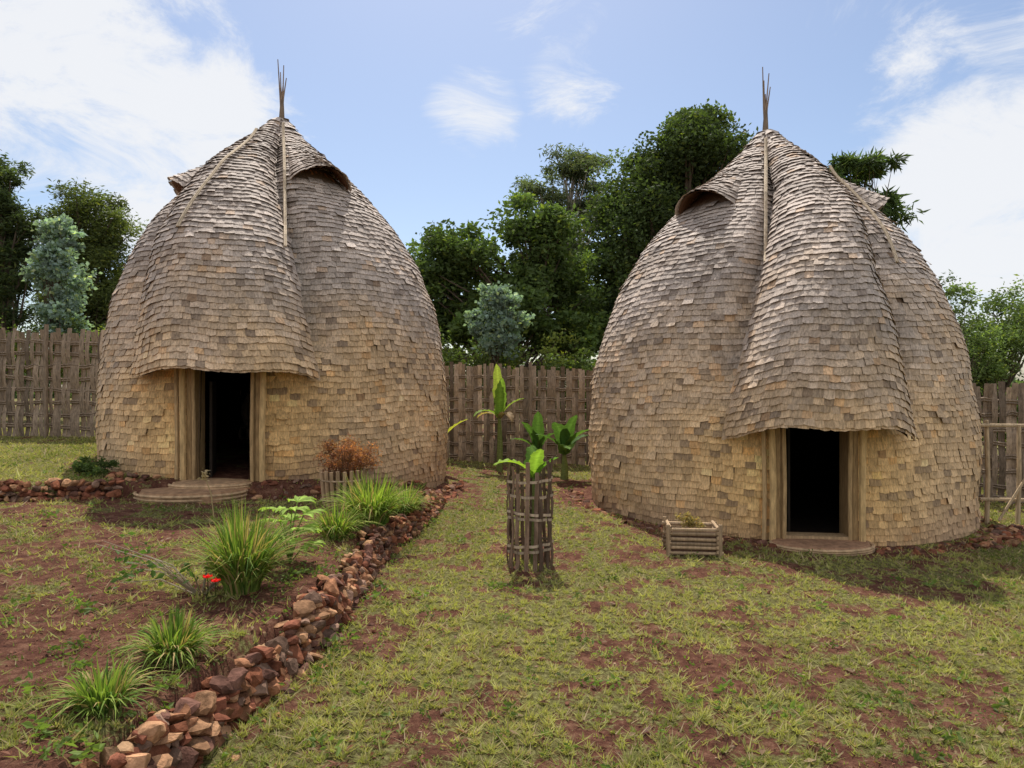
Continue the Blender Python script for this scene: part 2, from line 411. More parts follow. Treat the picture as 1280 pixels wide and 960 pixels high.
make_hut(RC,RZ,RR,5.25,11,R_(-8),[-7,-4,2,10],1.28,[22,17,16,24],[.70,.66,.60,.46,.24,.02],.15,
  [(-54,3.95,19),(72,3.95,19)],[(-20,5.0,-20,3.05),(36,4.5,25,3.05)])

def disc_step(name,c,rx,ry,h,col):
    gg=G(); th=np.linspace(0,2*np.pi,36,endpoint=False); rn=1+.05*np.sin(th*5)+.04*rng.random(36)
    rings=[]
    for (f,zz) in ((1.05,-.15),(1.0,h*.7),(.95,h),(.5,h+.01),(.02,h+.012)):
        rings.append(np.stack([c[0]+rx*f*rn*np.cos(th),c[1]+ry*f*rn*np.sin(th),np.full(36,c[2]+zz)],1))
    V=np.concatenate(rings); F_=[[i*36+j,i*36+(j+1)%36,(i+1)*36+(j+1)%36,(i+1)*36+j] for i in range(4) for j in range(36)]
    gg.add(V,F_,col); 
    for q in range(4):
        P_=np.stack([c[0]+rx*1.04*np.cos(np.append(th,0)),c[1]+ry*1.04*np.sin(np.append(th,0)),np.full(37,c[2]-.02+q*h*.30)],1)
        V,F_=tube(P_,.018,5,False); gg.add(V,F_,np.array([.46,.31,.18])*(.6+.15*q))
    gg.build(name,M_earth)
disc_step('door_step',(-3.62,7.96,.38),.58,.42,.14,[.34,.20,.11])
disc_step('door_step',(-3.48,8.12,.50),.44,.28,.08,[.40,.25,.14])
disc_step('door_step',(3.27,7.44,-.03),.50,.34,.07,[.32,.18,.105])

# ---------------------------------------------------------------- rocks
def ico():
    import bmesh
    bm=bmesh.new(); bmesh.ops.create_icosphere(bm,subdivisions=2,radius=1)
    V=np.array([v.co[:] for v in bm.verts]); F_=np.array([[v.index for v in f.verts] for f in bm.faces]); bm.free(); return V,F_
IV,IF=ico(); rocks=[]
for i in range(18):
    V=IV.copy()
    for q in range(10):
        d=rng.normal(size=3); d/=np.linalg.norm(d); t=.38+.32*rng.random(); pr=V@d; V=V-np.outer(np.clip(pr-t,0,None),d)
    V*=1+.10*(rng.random((len(V),1))-.5); rocks.append(V*1.3)
def rock(gg,p,sz,col=None):
    V=rocks[rng.integers(18)].copy()*np.array([1.15,.7+.4*rng.random(),.45+.4*rng.random()])
    a,b=rng.random()*6.28,(rng.random()-.5)*1.2
    Rz=np.array([[math.cos(a),-math.sin(a),0],[math.sin(a),math.cos(a),0],[0,0,1]]); Rx=np.array([[1,0,0],[0,math.cos(b),-math.sin(b)],[0,math.sin(b),math.cos(b)]])
    V=V@Rx.T@Rz.T*sz+np.array(p)
    if col is None:
        col=np.array([[.26,.10,.055],[.32,.15,.08],[.16,.08,.058],[.40,.22,.12],[.21,.08,.048],[.22,.135,.095]][rng.integers(6)])
    c=np.array(col)*(.55+.7*rng.random())
    gg.add(V,IF,c)
gr_=G()
for y in np.arange(1.8,9.4,.042):
    f=1-float(sstep(8.2,10.4,y)); hw=(.225+.03*math.sin(y*3.1)+.03*math.sin(y*9))*f+.01
    base=float(ground(wallx(y)+.2,y)); big=1.2 if y<5 else 1.0
    lv=-.015
    while lv<hw:
        sz=(.026+.038*rng.random()**2.0)*big
        rock(gr_,(float(wallx(y))+.10-.09*lv/.3+.04*(rng.random()-.5),y+.04*(rng.random()-.5),base+lv+.01),sz)
        lv+=sz*1.15
    if rng.random()<.5: rock(gr_,(float(wallx(y))+.02-.13*rng.random(),y,base+hw-.02),(.020+.04*rng.random()**2)*big,[.44,.27,.15] if rng.random()<.3 else None)
    if rng.random()<.4: rock(gr_,(float(wallx(y))+.17+.22*rng.random()**2,y,base+.0),.008+.020*rng.random()**2)
gr_.build('stone_retaining_wall',M_rock)
gl=G()
for x in np.arange(-8.5,-4.35,.055):
    y=7.52+.25*(x+5.4); 
    for q in range(4): rock(gl,(x,y-.05+.06*q*(rng.random()),float(ground(x,y-.3))+.01+.055*q),.03+.035*rng.random())
for a in np.arange(-25,86,1.3):
    if -13<a<10: continue
    for q in range(2):
        rr2=LR+.30+.14*rng.random()-.1*q; x=LC[0]+rr2*math.sin(R_(a)); y=LC[1]-rr2*math.cos(R_(a))
        rock(gl,(x,y,float(ground(x,y-.05))+.0+.045*q),.024+.035*rng.random())
gl.build('stone_terrace_edge',M_rock)
gb=G()
for a in np.arange(-100,75,1.3):
    if -17<a<1: continue
    for q in range(2):
        rr2=RR+.10+.26*rng.random(); x=RC[0]+rr2*math.sin(R_(a)); y=RC[1]-rr2*math.cos(R_(a))
        rock(gb,(x,y,float(ground(x,y))+.0),.015+.042*rng.random()**1.8)
for i in range(70):
    a=R_(30+30*rng.random()); rr2=RR+.2+.35*rng.random(); x=RC[0]+rr2*math.sin(a); y=RC[1]-rr2*math.cos(a); rock(gb,(x,y,float(ground(x,y))+.02),.025+.045*rng.random())
gb.build('stone_footing',M_rock)
gp=G()
for i in range(3800):
    y=2.6*math.exp(rng.random()*math.log(9/2.6)); x=(rng.random()*2-1)*y*.8
    if math.hypot(x-LC[0],y-LC[1])<LR or math.hypot(x-RC[0],y-RC[1])<RR: continue
    if wallx(y)-.1<x<wallx(y)+.3: continue
    big=rng.random()<.02
    rock(gp,(x,y,float(ground(x,y))+.002),(.012+.022*rng.random()) if big else .003+.008*rng.random()**2, [.17,.078,.05] if rng.random()<.8 else [.32,.21,.14])
gp.build('scattered_clods',M_rock)
gd=G()
for i in range(1800):
    y=2.6*math.exp(rng.random()*math.log(10/2.6)); x=(rng.random()*2-1)*y*.8
    if math.hypot(x-LC[0],y-LC[1])<LR+.1 or math.hypot(x-RC[0],y-RC[1])<RR+.1: continue
    z=float(ground(x,y))+.012; a=rng.random()*6.28; l=.008+.03*rng.random()**3; w=l*(.15+.35*rng.random())
    ca,sa=math.cos(a),math.sin(a); P_=[(-l,0,0),(0,-w,.006),(l,0,.014*rng.random()),(0,w,.006+.01*rng.random())]
    V=[(x+p[0]*ca-p[1]*sa,y+p[0]*sa+p[1]*ca,z+p[2]) for p in P_]
    gd.add(V,[[0,1,2,3]],np.array([[.24,.10,.055],[.34,.24,.14],[.14,.065,.04],[.28,.18,.11]][rng.integers(4)]))
gd.build('fallen_leaves',M_leaf)

# ---------------------------------------------------------------- fences
def fence(name,pts,h,col,seed):
    rg=np.random.default_rng(seed); gg=G(); pts=np.array(pts,float)
    seg=np.hypot(*np.diff(pts[:,:2],axis=0).T); D=np.concatenate([[0],np.cumsum(seg)]); L_=D[-1]
    def at_(d): return np.array([np.interp(d,D,pts[:,i]) for i in range(3)])
    def tn(d): t=at_(min(d+.05,L_))-at_(max(d-.05,0)); t[2]=0; return t/np.linalg.norm(t)
    d=0;i=0; nz=17
    while d<L_:
        w=.055+.035*rg.random(); p=at_(d); t=tn(d); n=np.array([t[1],-t[0],0])
        top=h+(rg.random()-.5)*.10+.04*math.sin(d*1.3); lean=(rg.random()-.5)*.04
        zs=np.linspace(-.15,top,nz); ph=(i//2%2)*np.pi
        off=.034*np.sin(zs/ .42*np.pi+ph)+.006*rg.normal()
        Lp=p+t*(-w/2)+n*off[:,None]+np.array([0,0,1])*zs[:,None]+t*(lean*zs/h)[:,None]
        Rp=Lp+t*w+n*.004
        V=np.concatenate([Lp,Rp]); F_=[[k,k+nz,k+nz+1,k+1] for k in range(nz-1)]
        c=np.array(col)*(.50+.75*rg.random()); 
        if rg.random()<.12: c=c*1.5
        gg.add(V,F_,c); d+=w*(1.0 if rg.random()<.9 else 1.2); i+=1
    for z0 in np.arange(.12,h-.05,.21):
        dd=np.arange(0,L_,.12); P_=np.array([at_(q)+np.array([0,0,z0+.015*math.sin(q*3+z0*9)+.01*rg.normal()]) for q in dd])
        for q in (0,.035):
            V,F_=tube(P_+[0,0,q],.016,4,False); gg.add(V,F_,np.array(col)*(.8+.4*rg.random()))
    for dd in np.arange(.5,L_,1.7):
        p=at_(dd); t=tn(dd); n=np.array([t[1],-t[0],0])
        V,F_=tube([p+n*.07-[0,0,.2],p+n*.07+[0,0,h*.5],p+n*.06+[0,0,h+.08]],.035,7); gg.add(V,F_,np.array(col)*.9)
    gg.build(name,M_fence)
fence('woven_bamboo_fence',[(-17,11.2,1.15),(-9,12.2,.84),(-7,12.3,.80),(-1.4,13.3,.22),(1.5,13.5,.20),(4.5,13,.05),(6.5,10.8,-.15),(9.5,9.9,-.22),(14,9.5,-.3)],1.83,[.26,.195,.14],4)
gg=G()
col=[.44,.33,.21]
for x,y,h in ((6.0,8.9,1.3),(6.32,8.8,1.26),(6.7,8.8,1.3),(7.3,8.7,1.3)):
    z=float(ground(x,y)); V,F_=tube([(x,y,z-.1),(x+.02,y,z+.6),(x+.05*(rng.random()-.5),y,z+h)],[.03,.027,.024],7); gg.add(V,F_,col)
for z in (1.18,.25):
    V,F_=tube([(5.9,8.88,z),(6.7,8.76,z+.0),(7.8,8.65,z-.03)],.022,7); gg.add(V,F_,col)
V,F_=tube([(6.05,8.75,.0),(6.7,8.7,1.1)],.016,6); gg.add(V,F_,col)
gg.build('bamboo_rail_frame',M_wood)

# ---------------------------------------------------------------- bamboo tree guard
gg=G(); cx,cy=.165,6.45; z0=float(ground(cx,cy)); Rg=.205
for i in range(17):
    a=i/17*6.283+.12*rng.random(); w=.013+.008*rng.random(); h=.82+.20*rng.random(); ln=.04*(rng.random()-.5)
    ca,sa=math.cos(a),math.sin(a); t=np.array([-sa,ca,0]); n=np.array([ca,sa,0])
    zs=np.linspace(-.08,h,12); off=Rg+.012*np.sin(zs*14+(i%2)*np.pi)
    pc=np.array([cx,cy,z0])+n*off[:,None]+np.array([0,0,1])*zs[:,None]+t*(ln*zs)[:,None]
    V=np.concatenate([pc-t*w,pc+t*w,pc+t*w-n*.010,pc-t*w-n*.010]); F_=[]
    for k in range(11):
        for q in range(4): q2=(q+1)%4; F_.append([q*12+k,q2*12+k,q2*12+k+1,q*12+k+1])
    F_.append([11,23,35,47]); gg.add(V,F_,np.array([.17,.11,.075])*(.6+.8*rng.random()))
for zb in (.17,.215,.45,.50,.67,.80):
    th=np.linspace(0,2*np.pi,61); rr_=Rg+.014*np.sin(th*8.5+zb*20)
    P_=np.stack([cx+rr_*np.cos(th),cy+rr_*np.sin(th),z0+zb+.016*np.sin(th+zb*9)],1)
    V=np.concatenate([P_-[0,0,.012],P_+[0,0,.012]]); gg.add(V,[[k,k+1,k+62,k+61] for k in range(60)],np.array([.42,.32,.23])*(.7+.5*rng.random()))
    V2=V.copy(); V2[:,:2]=(V2[:,:2]-[cx,cy])*.97+[cx,cy]; gg.add(V2,[[k,k+1,k+62,k+61] for k in range(60)],[.22,.16,.11])
gg.build('bamboo_tree_guard',M_wood)

# ---------------------------------------------------------------- planter crates
def crate(name,cx,cy,w,d,h,rz,n,col):
    gg=G(); z0=float(ground(cx,cy)); ca,sa=math.cos(rz),math.sin(rz)
    def Lc(x,y,z): return (cx+x*ca-y*sa,cy+x*sa+y*ca,z0+z)
    for k in range(n):
        z=.03+(h-.04)*k/(n-1)
        for sg in (-1,1):
            j=.05*(rng.random()-.5)
            V,F_=tube([Lc(-w/2-.03+j,sg*d/2,z+.016*(rng.random()-.5)),Lc(w/2+.03+j,sg*d/2,z+.016*(rng.random()-.5))],.016+.005*rng.random(),7); gg.add(V,F_,np.array(col)*(.45+.65*rng.random()))
            V,F_=tube([Lc(sg*w/2,-d/2-.03,z+.018),Lc(sg*w/2,d/2+.03,z+.018)],.017,7); gg.add(V,F_,np.array(col)*(.7+.5*rng.random()))
    for sx in (-1,1):
        for sy in (-1,1):
            V,F_=tube([Lc(sx*(w/2+.02),sy*(d/2+.02),-.05),Lc(sx*(w/2+.02),sy*(d/2+.02),h+.06*rng.random())],.02,7); gg.add(V,F_,np.array(col)*.75)
    V,F_=box(Lc(0,0,h*.4),(w-.02,d-.02,h*.8),rz); gg.add(V,F_,[.11,.06,.04])
    return gg.build(name,M_wood)
crate('bamboo_planter',1.80,7.05,.46,.30,.27,-.12,6,[.44,.31,.19])
gg=G(); cx,cy=-1.86,7.75; z0=float(ground(cx,cy))
for i in range(20):
    a=i/20*6.283; V,F_=tube([(cx+.19*math.cos(a),cy+.19*math.sin(a),z0-.05),(cx+.235*math.cos(a),cy+.235*math.sin(a),z0+.38+.03*rng.random())],.021,6); gg.add(V,F_,np.array([.40,.27,.16])*(.6+.6*rng.random()))
for zb in (.08,.29):
    th=np.linspace(0,6.283,25); P_=np.stack([cx+.235*np.cos(th),cy+.235*np.sin(th),z0+zb+0*th],1); V,F_=tube(P_,.012,5,False); gg.add(V,F_,[.35,.25,.16])
gg.build('bamboo_basket_planter',M_wood)

# ---------------------------------------------------------------- foliage primitives
def leaves(gg,P,size,cols,asp=.5,rg=rng,droop=0.):
    n=len(P); d=rg.normal(size=(n,3)); d[:,2]=d[:,2]*.6-droop; d/=np.linalg.norm(d,axis=1)[:,None]
    q=rg.normal(size=(n,3)); q[:,2]*=.5; sd=np.cross(d,q); sd/=np.linalg.norm(sd,axis=1)[:,None]+1e-9
    l=(size*(.6+.8*rg.random(n)))[:,None]; w=l*asp*.5
    nn=np.cross(d,sd)
    V=np.stack([P,P+d*l*.5+sd*w+nn*l*.08,P+d*l,P+d*l*.5-sd*w+nn*l*.08],1)
    gg.add(V.reshape(-1,3),np.arange(4*n).reshape(-1,4),np.repeat(cols,4,0))
def shrub_cloud(gg,c,r,n,size,col,asp=.5,seed=1,var=.5,ncl=None,droop=0.,hollow=.55):
    rg=np.random.default_rng(seed); r=np.array(r,float)
    ncl=ncl or 12
    d=rg.normal(size=(ncl,3)); d/=np.linalg.norm(d,axis=1)[:,None]
    cc=np.array(c)+d*r*(.3+.65*rg.random((ncl,1))); cr=(.22+.28*rg.random(ncl))*r.min()
    k=rg.integers(ncl,size=n); d=rg.normal(size=(n,3)); d/=np.linalg.norm(d,axis=1)[:,None]
    rad=(hollow+(1.25-hollow)*rg.random(n)**.8)
    P=cc[k]+d*(cr[k]*rad)[:,None]*[1.2,1.2,.8]
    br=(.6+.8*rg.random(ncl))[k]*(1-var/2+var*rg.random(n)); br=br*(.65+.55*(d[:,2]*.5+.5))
    cols=np.array(col)*br[:,None]; y_=rg.random(n)<.08; cols[y_]*=[1.9,1.6,1]
    leaves(gg,P,size,cols,asp,rg,droop); return cc
def tree(name,base,trunk_r,crowns,leafn,size,col,asp=.5,seed=1,bark=(.10,.075,.055),droop=0.,ncl=14,hollow=.5,var=.5):
    rg=np.random.default_rng(seed); gg=G(); gl=G()
    base=np.array(base,float); tz=max(c[2] for c in crowns); topc=max(crowns,key=lambda c:c[2])
    top=np.array([topc[0],topc[1],tz]); 
    q=np.linspace(0,1,10)[:,None]; P=base*(1-q)+top*q; P[:,0]+=.15*np.sin(q[:,0]*5+seed); P[:,:2]=np.where(q<.5,base[:2]*(1-q**2*2)+P[:,:2]*q**2*2,P[:,:2])
    V,F_=tube(P,trunk_r*(1-.85*q[:,0]),8); gg.add(V,F_,bark)
    vol=np.array([c[3]*c[5] for c in crowns]); vol=vol/vol.sum()
    for c,v in zip(crowns,vol):
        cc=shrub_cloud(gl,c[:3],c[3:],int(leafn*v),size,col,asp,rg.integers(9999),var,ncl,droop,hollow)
        for p in cc:
            t0=np.clip((p[2]-base[2])/(tz-base[2])-.22-.1*rg.random(),.12,.9); i=t0*9; st=P[int(i)]
            mid=(st+p)/2+rg.normal(size=3)*.1+[0,0,-.05]
            V,F_=tube([st,mid,p],[trunk_r*.28*(1-t0*.5),trunk_r*.16,trunk_r*.04],5,False); gg.add(V,F_,bark)
    root=bpy.data.objects.new(name,None); scene.collection.objects.link(root)
    gg.build('trunk_and_limbs',M_bark,root); gl.build('crown_leaves',M_leaf,root)
    return root
dk=(.072,.105,.034)
tree('large_broadleaf_tree',(4.3,20.5,.2),.32,[(5.2,20,8.5,1.5,1.4,1.35),(4.9,20.4,7.2,1.3,1.2,1.2),(3.9,20,7.2,1.4,1.4,1.6),(3.0,20,5.0,1.0,1.2,2.0),(4.8,20.5,5.6,1.5,1.4,1.9),(3.3,19.5,3.2,1.2,1,1.4)],80000,.13,dk,.5,2,ncl=36)
tree('broadleaf_tree',(-.1,18.3,.4),.2,[(-1.4,18,4.9,1.0,.9,.95),(.6,18,5.5,1.15,1,1.0),(-.2,18,3.8,1.7,1,1.2),(-2.1,18.3,4.1,.8,.8,1.2),(1.4,18.6,4.3,.8,.8,1.0),(-1.6,18.6,3.0,1.5,.8,.9),(1.4,18.6,3.0,1.4,.8,.9)],48000,.14,(.10,.15,.045),.5,5,ncl=22)
tree('tall_eucalyptus_tree',(1.8,26,.3),.18,[(2.3,26,9.8,1.2,1,1.0),(1.0,26,8.8,1.0,.8,.8),(2.9,26,8.3,.9,.9,1.1),(1.7,26,6.6,1.5,1,1.4),(2.6,26,4.6,1.5,1,1.2)],24000,.18,(.12,.15,.08),.25,8,bark=(.36,.31,.25),droop=.8,ncl=22,hollow=.1)
tree('blue_gum_sapling',(-.3,15.4,.3),.05,[(-.3,15.2,2.9,.7,.5,.7),(-.3,15.2,3.5,.45,.4,.5)],8000,.09,(.24,.33,.28),.75,9,ncl=34,hollow=.1)
tree('conifer_tree',(-13.0,18,.8),.2,[(-12.9,18,4.6,.7,.7,1.9),(-13.2,18,6.8,.7,.5,1.3),(-12.8,18,5.6,.8,.6,1.0),(-13.9,18.4,5.6,.8,.8,2.4),(-14.2,18.4,7.4,.6,.5,.9)],28000,.13,(.075,.105,.04),.3,12,ncl=30,hollow=.15)
tree('cypress_tree',(-12.2,20,.8),.22,[(-12.1,20,6.3,1.2,1,1.4),(-11.5,20,4.8,1.3,1,1.7),(-12.6,20,4.0,1.1,1,1.4),(-11.2,20,3.2,1.2,.9,1.2)],44000,.12,(.12,.15,.045),.3,14,ncl=44,hollow=.15)
tree('blue_gum_sapling',(-10.3,16,.8),.05,[(-10.4,16,4.2,.65,.5,.8),(-10.3,16,4.9,.5,.4,.6),(-10.2,16,3.2,.6,.5,.6)],8000,.095,(.27,.36,.32),.7,15,ncl=34,hollow=.1)
tree('feathery_leaf_tree',(7.9,16.3,.0),.07,[(8.0,16,6.6,1.0,.6,.36),(7.3,16.2,6.3,.6,.5,.3),(8.6,16.1,5.7,.6,.5,.5)],3600,.24,(.09,.14,.05),.17,17,ncl=18,droop=.3,hollow=.0)
tree('acacia_tree',(9.9,14.6,-.2),.08,[(9.9,14.4,2.7,1.0,.8,.8),(10.6,14.8,3.1,.8,.7,.8),(9.2,14.2,1.9,1.0,.7,.7)],14000,.085,(.15,.21,.07),.4,19,ncl=26,hollow=.1)
tree('slender_sapling',(8.8,13.8,-.2),.03,[(8.75,13.8,3.3,.5,.4,.8),(9.1,13.8,2.4,.5,.4,.6)],2200,.075,(.18,.25,.09),.4,21,ncl=18,hollow=.1)
gh=G()
for i in range(60):
    x=-13+28*i/59+rng.random()*.6; y=15+1.5*rng.random(); h=.5+.5*rng.random()
    if -3<x<4: h+=.5
    if x>7: h+=.35
    zb=1.55-.06*x
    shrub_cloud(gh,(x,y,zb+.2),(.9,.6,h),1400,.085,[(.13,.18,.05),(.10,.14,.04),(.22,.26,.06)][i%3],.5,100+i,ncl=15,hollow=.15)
gh.build('hedge_foliage',M_leaf)
gh=G()
for i in range(60):
    x=-45+90*i/59+rng.random()*2; y=34+6*rng.random(); h=1.6+1.6*rng.random()
    shrub_cloud(gh,(x,y,1.2),(2.2,1.5,h),900,.34,(.10,.14,.06),.6,300+i,ncl=10,hollow=.1)
gh.build('distant_trees',M_leaf)

# ---------------------------------------------------------------- garden plants
def grass_clump(name,x,y,r,h,n,c0,c1,seed,fall=1.0):
    rg=np.random.default_rng(seed); gg=G(); z=float(ground(x,y))-.02; K=6
    a=rg.random(n)*6.283; rad=r*.35*np.sqrt(rg.random(n)); ln=h*(.45+.7*rg.random(n)); out=(.10+.9*rg.random(n))*fall; w=.0040+.004*rg.random(n)
    q=np.linspace(0,1,K)[None]
    hor=(rad[:,None]+ln[:,None]*out[:,None]*.75*q**1.5); zz=ln[:,None]*(q-(.55*out[:,None])*q**2.6)
    tw0=rg.normal(size=n)*.25
    aa=a[:,None]+tw0[:,None]*q
    cx=x+hor*np.cos(aa); cy=y+hor*np.sin(aa); cz=z+zz
    ww=w[:,None]*(1-q**3*.95); tw=a+np.pi/2+rg.normal(size=n)*.5
    Lp=np.stack([cx-ww*np.cos(tw)[:,None],cy-ww*np.sin(tw)[:,None],cz],-1); Rp=np.stack([cx+ww*np.cos(tw)[:,None],cy+ww*np.sin(tw)[:,None],cz],-1)
    V=np.stack([Lp,Rp],2).reshape(n,-1,3); b=(np.arange(n)*2*K)[:,None]
    F_=np.concatenate([b+np.array([2*k,2*k+1,2*k+3,2*k+2]) for k in range(K-1)])
    t=rg.random(n)[:,None]; c=np.array(c0)*(1-t)+np.array(c1)*t; dry=rg.random(n)<.18; c[dry]=[.42,.31,.14]
    gg.add(V.reshape(-1,3),F_,np.repeat(c,2*K,0)); return gg.build(name,M_grass)
ga,gbc=(.07,.14,.025),(.28,.36,.075)
grass_clump('ornamental_grass_clump',-1.82,4.75,.30,.64,900,ga,gbc,1,1.1)
grass_clump('ornamental_grass_clump',-1.74,3.62,.22,.28,480,ga,gbc,2,1.4)
grass_clump('ornamental_grass_clump',-1.78,3.06,.22,.24,400,ga,gbc,3,1.4)
grass_clump('ornamental_grass_clump',-1.38,6.9,.46,.56,860,ga,(.38,.48,.09),4,1.3)
grass_clump('ornamental_grass_clump',-1.58,6.3,.26,.38,460,ga,(.38,.48,.09),5,1.3)
grass_clump('ornamental_grass_clump',-1.18,7.7,.30,.44,440,ga,(.34,.44,.08),6,1.2)
gw=G()
for i in range(700):
    y=2.7*math.exp(rng.random()*math.log(11/2.7)); x=(rng.random()*2-1)*y*.8
    if i<200: y=2.6+6.5*rng.random(); x=float(wallx(y))-.34+.60*rng.random()
    if math.hypot(x-LC[0],y-LC[1])<LR+.15 or math.hypot(x-RC[0],y-RC[1])<RR+.2: continue
    n=rng.integers(6,22); z=float(ground(x,y)); sc=.4+rng.random()
    P=np.tile([x,y,z],(n,1))+rng.normal(size=(n,3))*[.025*sc,.025*sc,.0]+[0,0,.008]
    P[:,2]+=rng.random(n)*.04*sc
    leaves(gw,P,(.020+.018*rng.random())*sc,np.tile(np.array([.14,.20,.045])*(.6+.8*rng.random()),(n,1)),.5)
gw.build('lawn_weeds',M_leaf)

def broad(gg,base,az,length,width,rise,bend,col,K=12,fold=.25,tear=0.):
    base=np.array(base,float); q=np.linspace(0,1,K); d=np.array([math.cos(az),math.sin(az),0]); s=np.array([-math.sin(az),math.cos(az),0])
    ang=rise-bend*q; st=length/(K-1); hx=np.concatenate([[0],np.cumsum(np.cos(ang[:-1])*st)]); hz=np.concatenate([[0],np.cumsum(np.sin(ang[:-1])*st)])
    P=base+d*hx[:,None]+np.array([0,0,1])*hz[:,None]
    nrm=-d*np.sin(ang)[:,None]+np.array([0,0,1])*np.cos(ang)[:,None]
    w=width/2*np.clip(np.sin(np.pi*np.clip(q*.93+.05,0,1))**.6,0,1); w[:2]=[.006,width*.14]; w[-1]=.003
    wl=w*(1-tear*rng.random(K)); wr=w*(1-tear*rng.random(K))
    rows=[P-s*wl[:,None]+nrm*(wl*fold)[:,None], P-s*(wl*.5)[:,None]+nrm*(wl*fold*.7)[:,None], P, P+s*(wr*.5)[:,None]+nrm*(wr*fold*.7)[:,None], P+s*wr[:,None]+nrm*(wr*fold)[:,None]]
    rows[0][:,2]+=.01*np.sin(q*40); rows[4][:,2]+=.01*np.sin(q*37+1)
    V=np.concatenate(rows); F_=[[j*K+k,j*K+k+1,(j+1)*K+k+1,(j+1)*K+k] for j in range(4) for k in range(K-1)]
    cc=np.tile(col,(len(V),1)); cc[2*K:3*K]*=1.4; gg.add(V,F_,cc)
def banana(name,x,y,h,lv,stem=.05,col=(.16,.28,.05)):
    gg=G(); z=float(ground(x,y)); V,F_=tube([(x,y,z-.05),(x+.01,y,z+h*.5),(x,y,z+h)],[stem,stem*.8,stem*.45],8); gg.add(V,F_,[.22,.25,.10])
    for (az,l,w,ri,be,c) in lv: broad(gg,(x,y,z+h*.93),R_(az),l,w,R_(ri),R_(be),c or col,K=18,tear=.3)
    gg.build(name,M_ban,smooth=False)
yl=(.30,.36,.08); dg=(.07,.13,.035)
banana('banana_plant',-.22,12.3,.95,[(250,1.0,.26,88,14,yl),(0,.6,.22,70,60,(.24,.32,.07)),(160,.5,.18,55,110,(.36,.26,.12)),(300,.55,.2,60,130,(.3,.21,.12)),(210,.6,.2,60,110,(.2,.28,.06)),(280,.8,.24,82,30,(.16,.25,.05))],.06)
banana('banana_plant',.86,11.6,.40,[(240,.70,.34,80,45,dg),(330,.7,.32,72,60,(.09,.17,.04)),(190,.65,.28,70,70,dg),(275,.6,.32,60,90,(.13,.23,.05)),(20,.6,.28,65,60,dg),(300,.8,.3,82,40,dg)],.07)
banana('banana_plant',.45,12.4,.35,[(220,.7,.28,78,45,dg),(200,.6,.24,60,70,(.1,.18,.04)),(320,.6,.24,70,60,dg),(270,.8,.26,85,30,dg)],.06)
banana('banana_plant',-1.18,11.6,.50,[(340,.65,.15,58,40,(.42,.42,.08)),(200,.5,.14,70,50,yl),(290,.5,.12,60,120,(.4,.27,.13)),(270,.7,.16,86,20,yl)],.04)
banana('banana_plant',.2,6.45,.84,[(195,.46,.20,66,95,(.27,.40,.06)),(345,.32,.22,62,40,(.13,.25,.04)),(95,.36,.18,80,40,(.12,.22,.04)),(290,.36,.18,80,45,(.22,.34,.055))],.035)
gg=G(); x,y=-1.72,5.45; z=float(ground(x,y))
for i in range(12):
    a=i*2.4; hh=.08+.030*i; e=(x+.10*math.cos(a),y+.10*math.sin(a),z+hh+.05); V,F_=tube([(x,y,z),(x+.04*math.cos(a),y+.04*math.sin(a),z+hh*.7),e],.005,5); gg.add(V,F_,[.2,.25,.06])
    for k in range(5): broad(gg,e,a+(k-2)*.55,.19-.02*abs(k-2),.058,.35+.3*rng.random(),1.2,np.array([.30,.42,.085])*(.7+.5*rng.random()),8)
gg.build('papaya_seedling',M_ban,smooth=True)
gg=G(); x,y=-2.05,4.65; z=float(ground(x,y)); rg=np.random.default_rng(31)
for i in range(18):
    a=rg.random()*6.28; l=.25+.4*rg.random(); e=np.array([x-.1+l*.9*math.cos(a),y+l*.5*math.sin(a),z+.05+l*.6*rg.random()]); m_=np.array([x,y,z])*.5+e*.5+[0,0,.06]
    V,F_=tube([(x,y,z-.02),m_,e],[.006,.004,.0022],5); gg.add(V,F_,[.34,.27,.21])
    if i%2: n=14; leaves(gg,e+rg.normal(size=(n,3))*.045,.05,np.tile([.09,.16,.035],(n,1)),.6,rg)
gg.build('hibiscus_bush',M_leaf)
gf=G()
for (fx,fy,fz) in ((-1.85,4.28,.52),(-1.81,4.30,.49)):
    for k in range(6): broad(gf,(fx,fy,fz),k*1.047,.034,.028,.7,.8,(.75,.02,.015),6)
    V,F_=tube([(fx,fy,fz),(fx-.05,fy+.12,fz-.12),(-2.0,4.6,.30)],.0035,5); gf.add(V,F_,[.10,.16,.04])
gf.build('hibiscus_flowers',M_pet)
gg=G(); shrub_cloud(gg,(-1.80,7.8,.90),(.38,.30,.22),6400,.028,(.34,.15,.08),.35,41,ncl=60,hollow=.05)
rg=np.random.default_rng(5)
for i in range(40):
    a=rg.random()*6.28; V,F_=tube([(-1.86,7.75,.45),(-1.82+.32*math.cos(a)*rg.random(),7.8+.25*math.sin(a),.8+.32*rg.random())],[.004,.002],4); gg.add(V,F_,[.2,.12,.08])
gg.build('russet_shrub',M_leaf)
gg=G(); shrub_cloud(gg,(1.78,7.05,.34),(.18,.10,.09),600,.03,(.36,.28,.12),.4,43,ncl=12,hollow=.1); gg.build('dry_potted_plant',M_leaf)
gg=G(); shrub_cloud(gg,(-4.95,8.25,.72),(.32,.2,.14),2000,.035,(.10,.15,.045),.45,44,ncl=22,hollow=.1); gg.build('low_shrub',M_leaf)
gg=G(); x,y=-2.92,6.9; z=float(ground(x,y)); V,F_=tube([(x,y,z),(x-.03,y,z+.25),(x-.10,y,z+.44)],[.007,.006,.005],5); gg.add(V,F_,[.48,.37,.22])
P=np.array([x-.09,y,z+.42])+rg.normal(size=(60,3))*[.015,.012,.03]; leaves(gg,P,.035,np.tile([.55,.43,.27],(60,1)),.4,rg); gg.build('dry_flower_stalk',M_leaf)

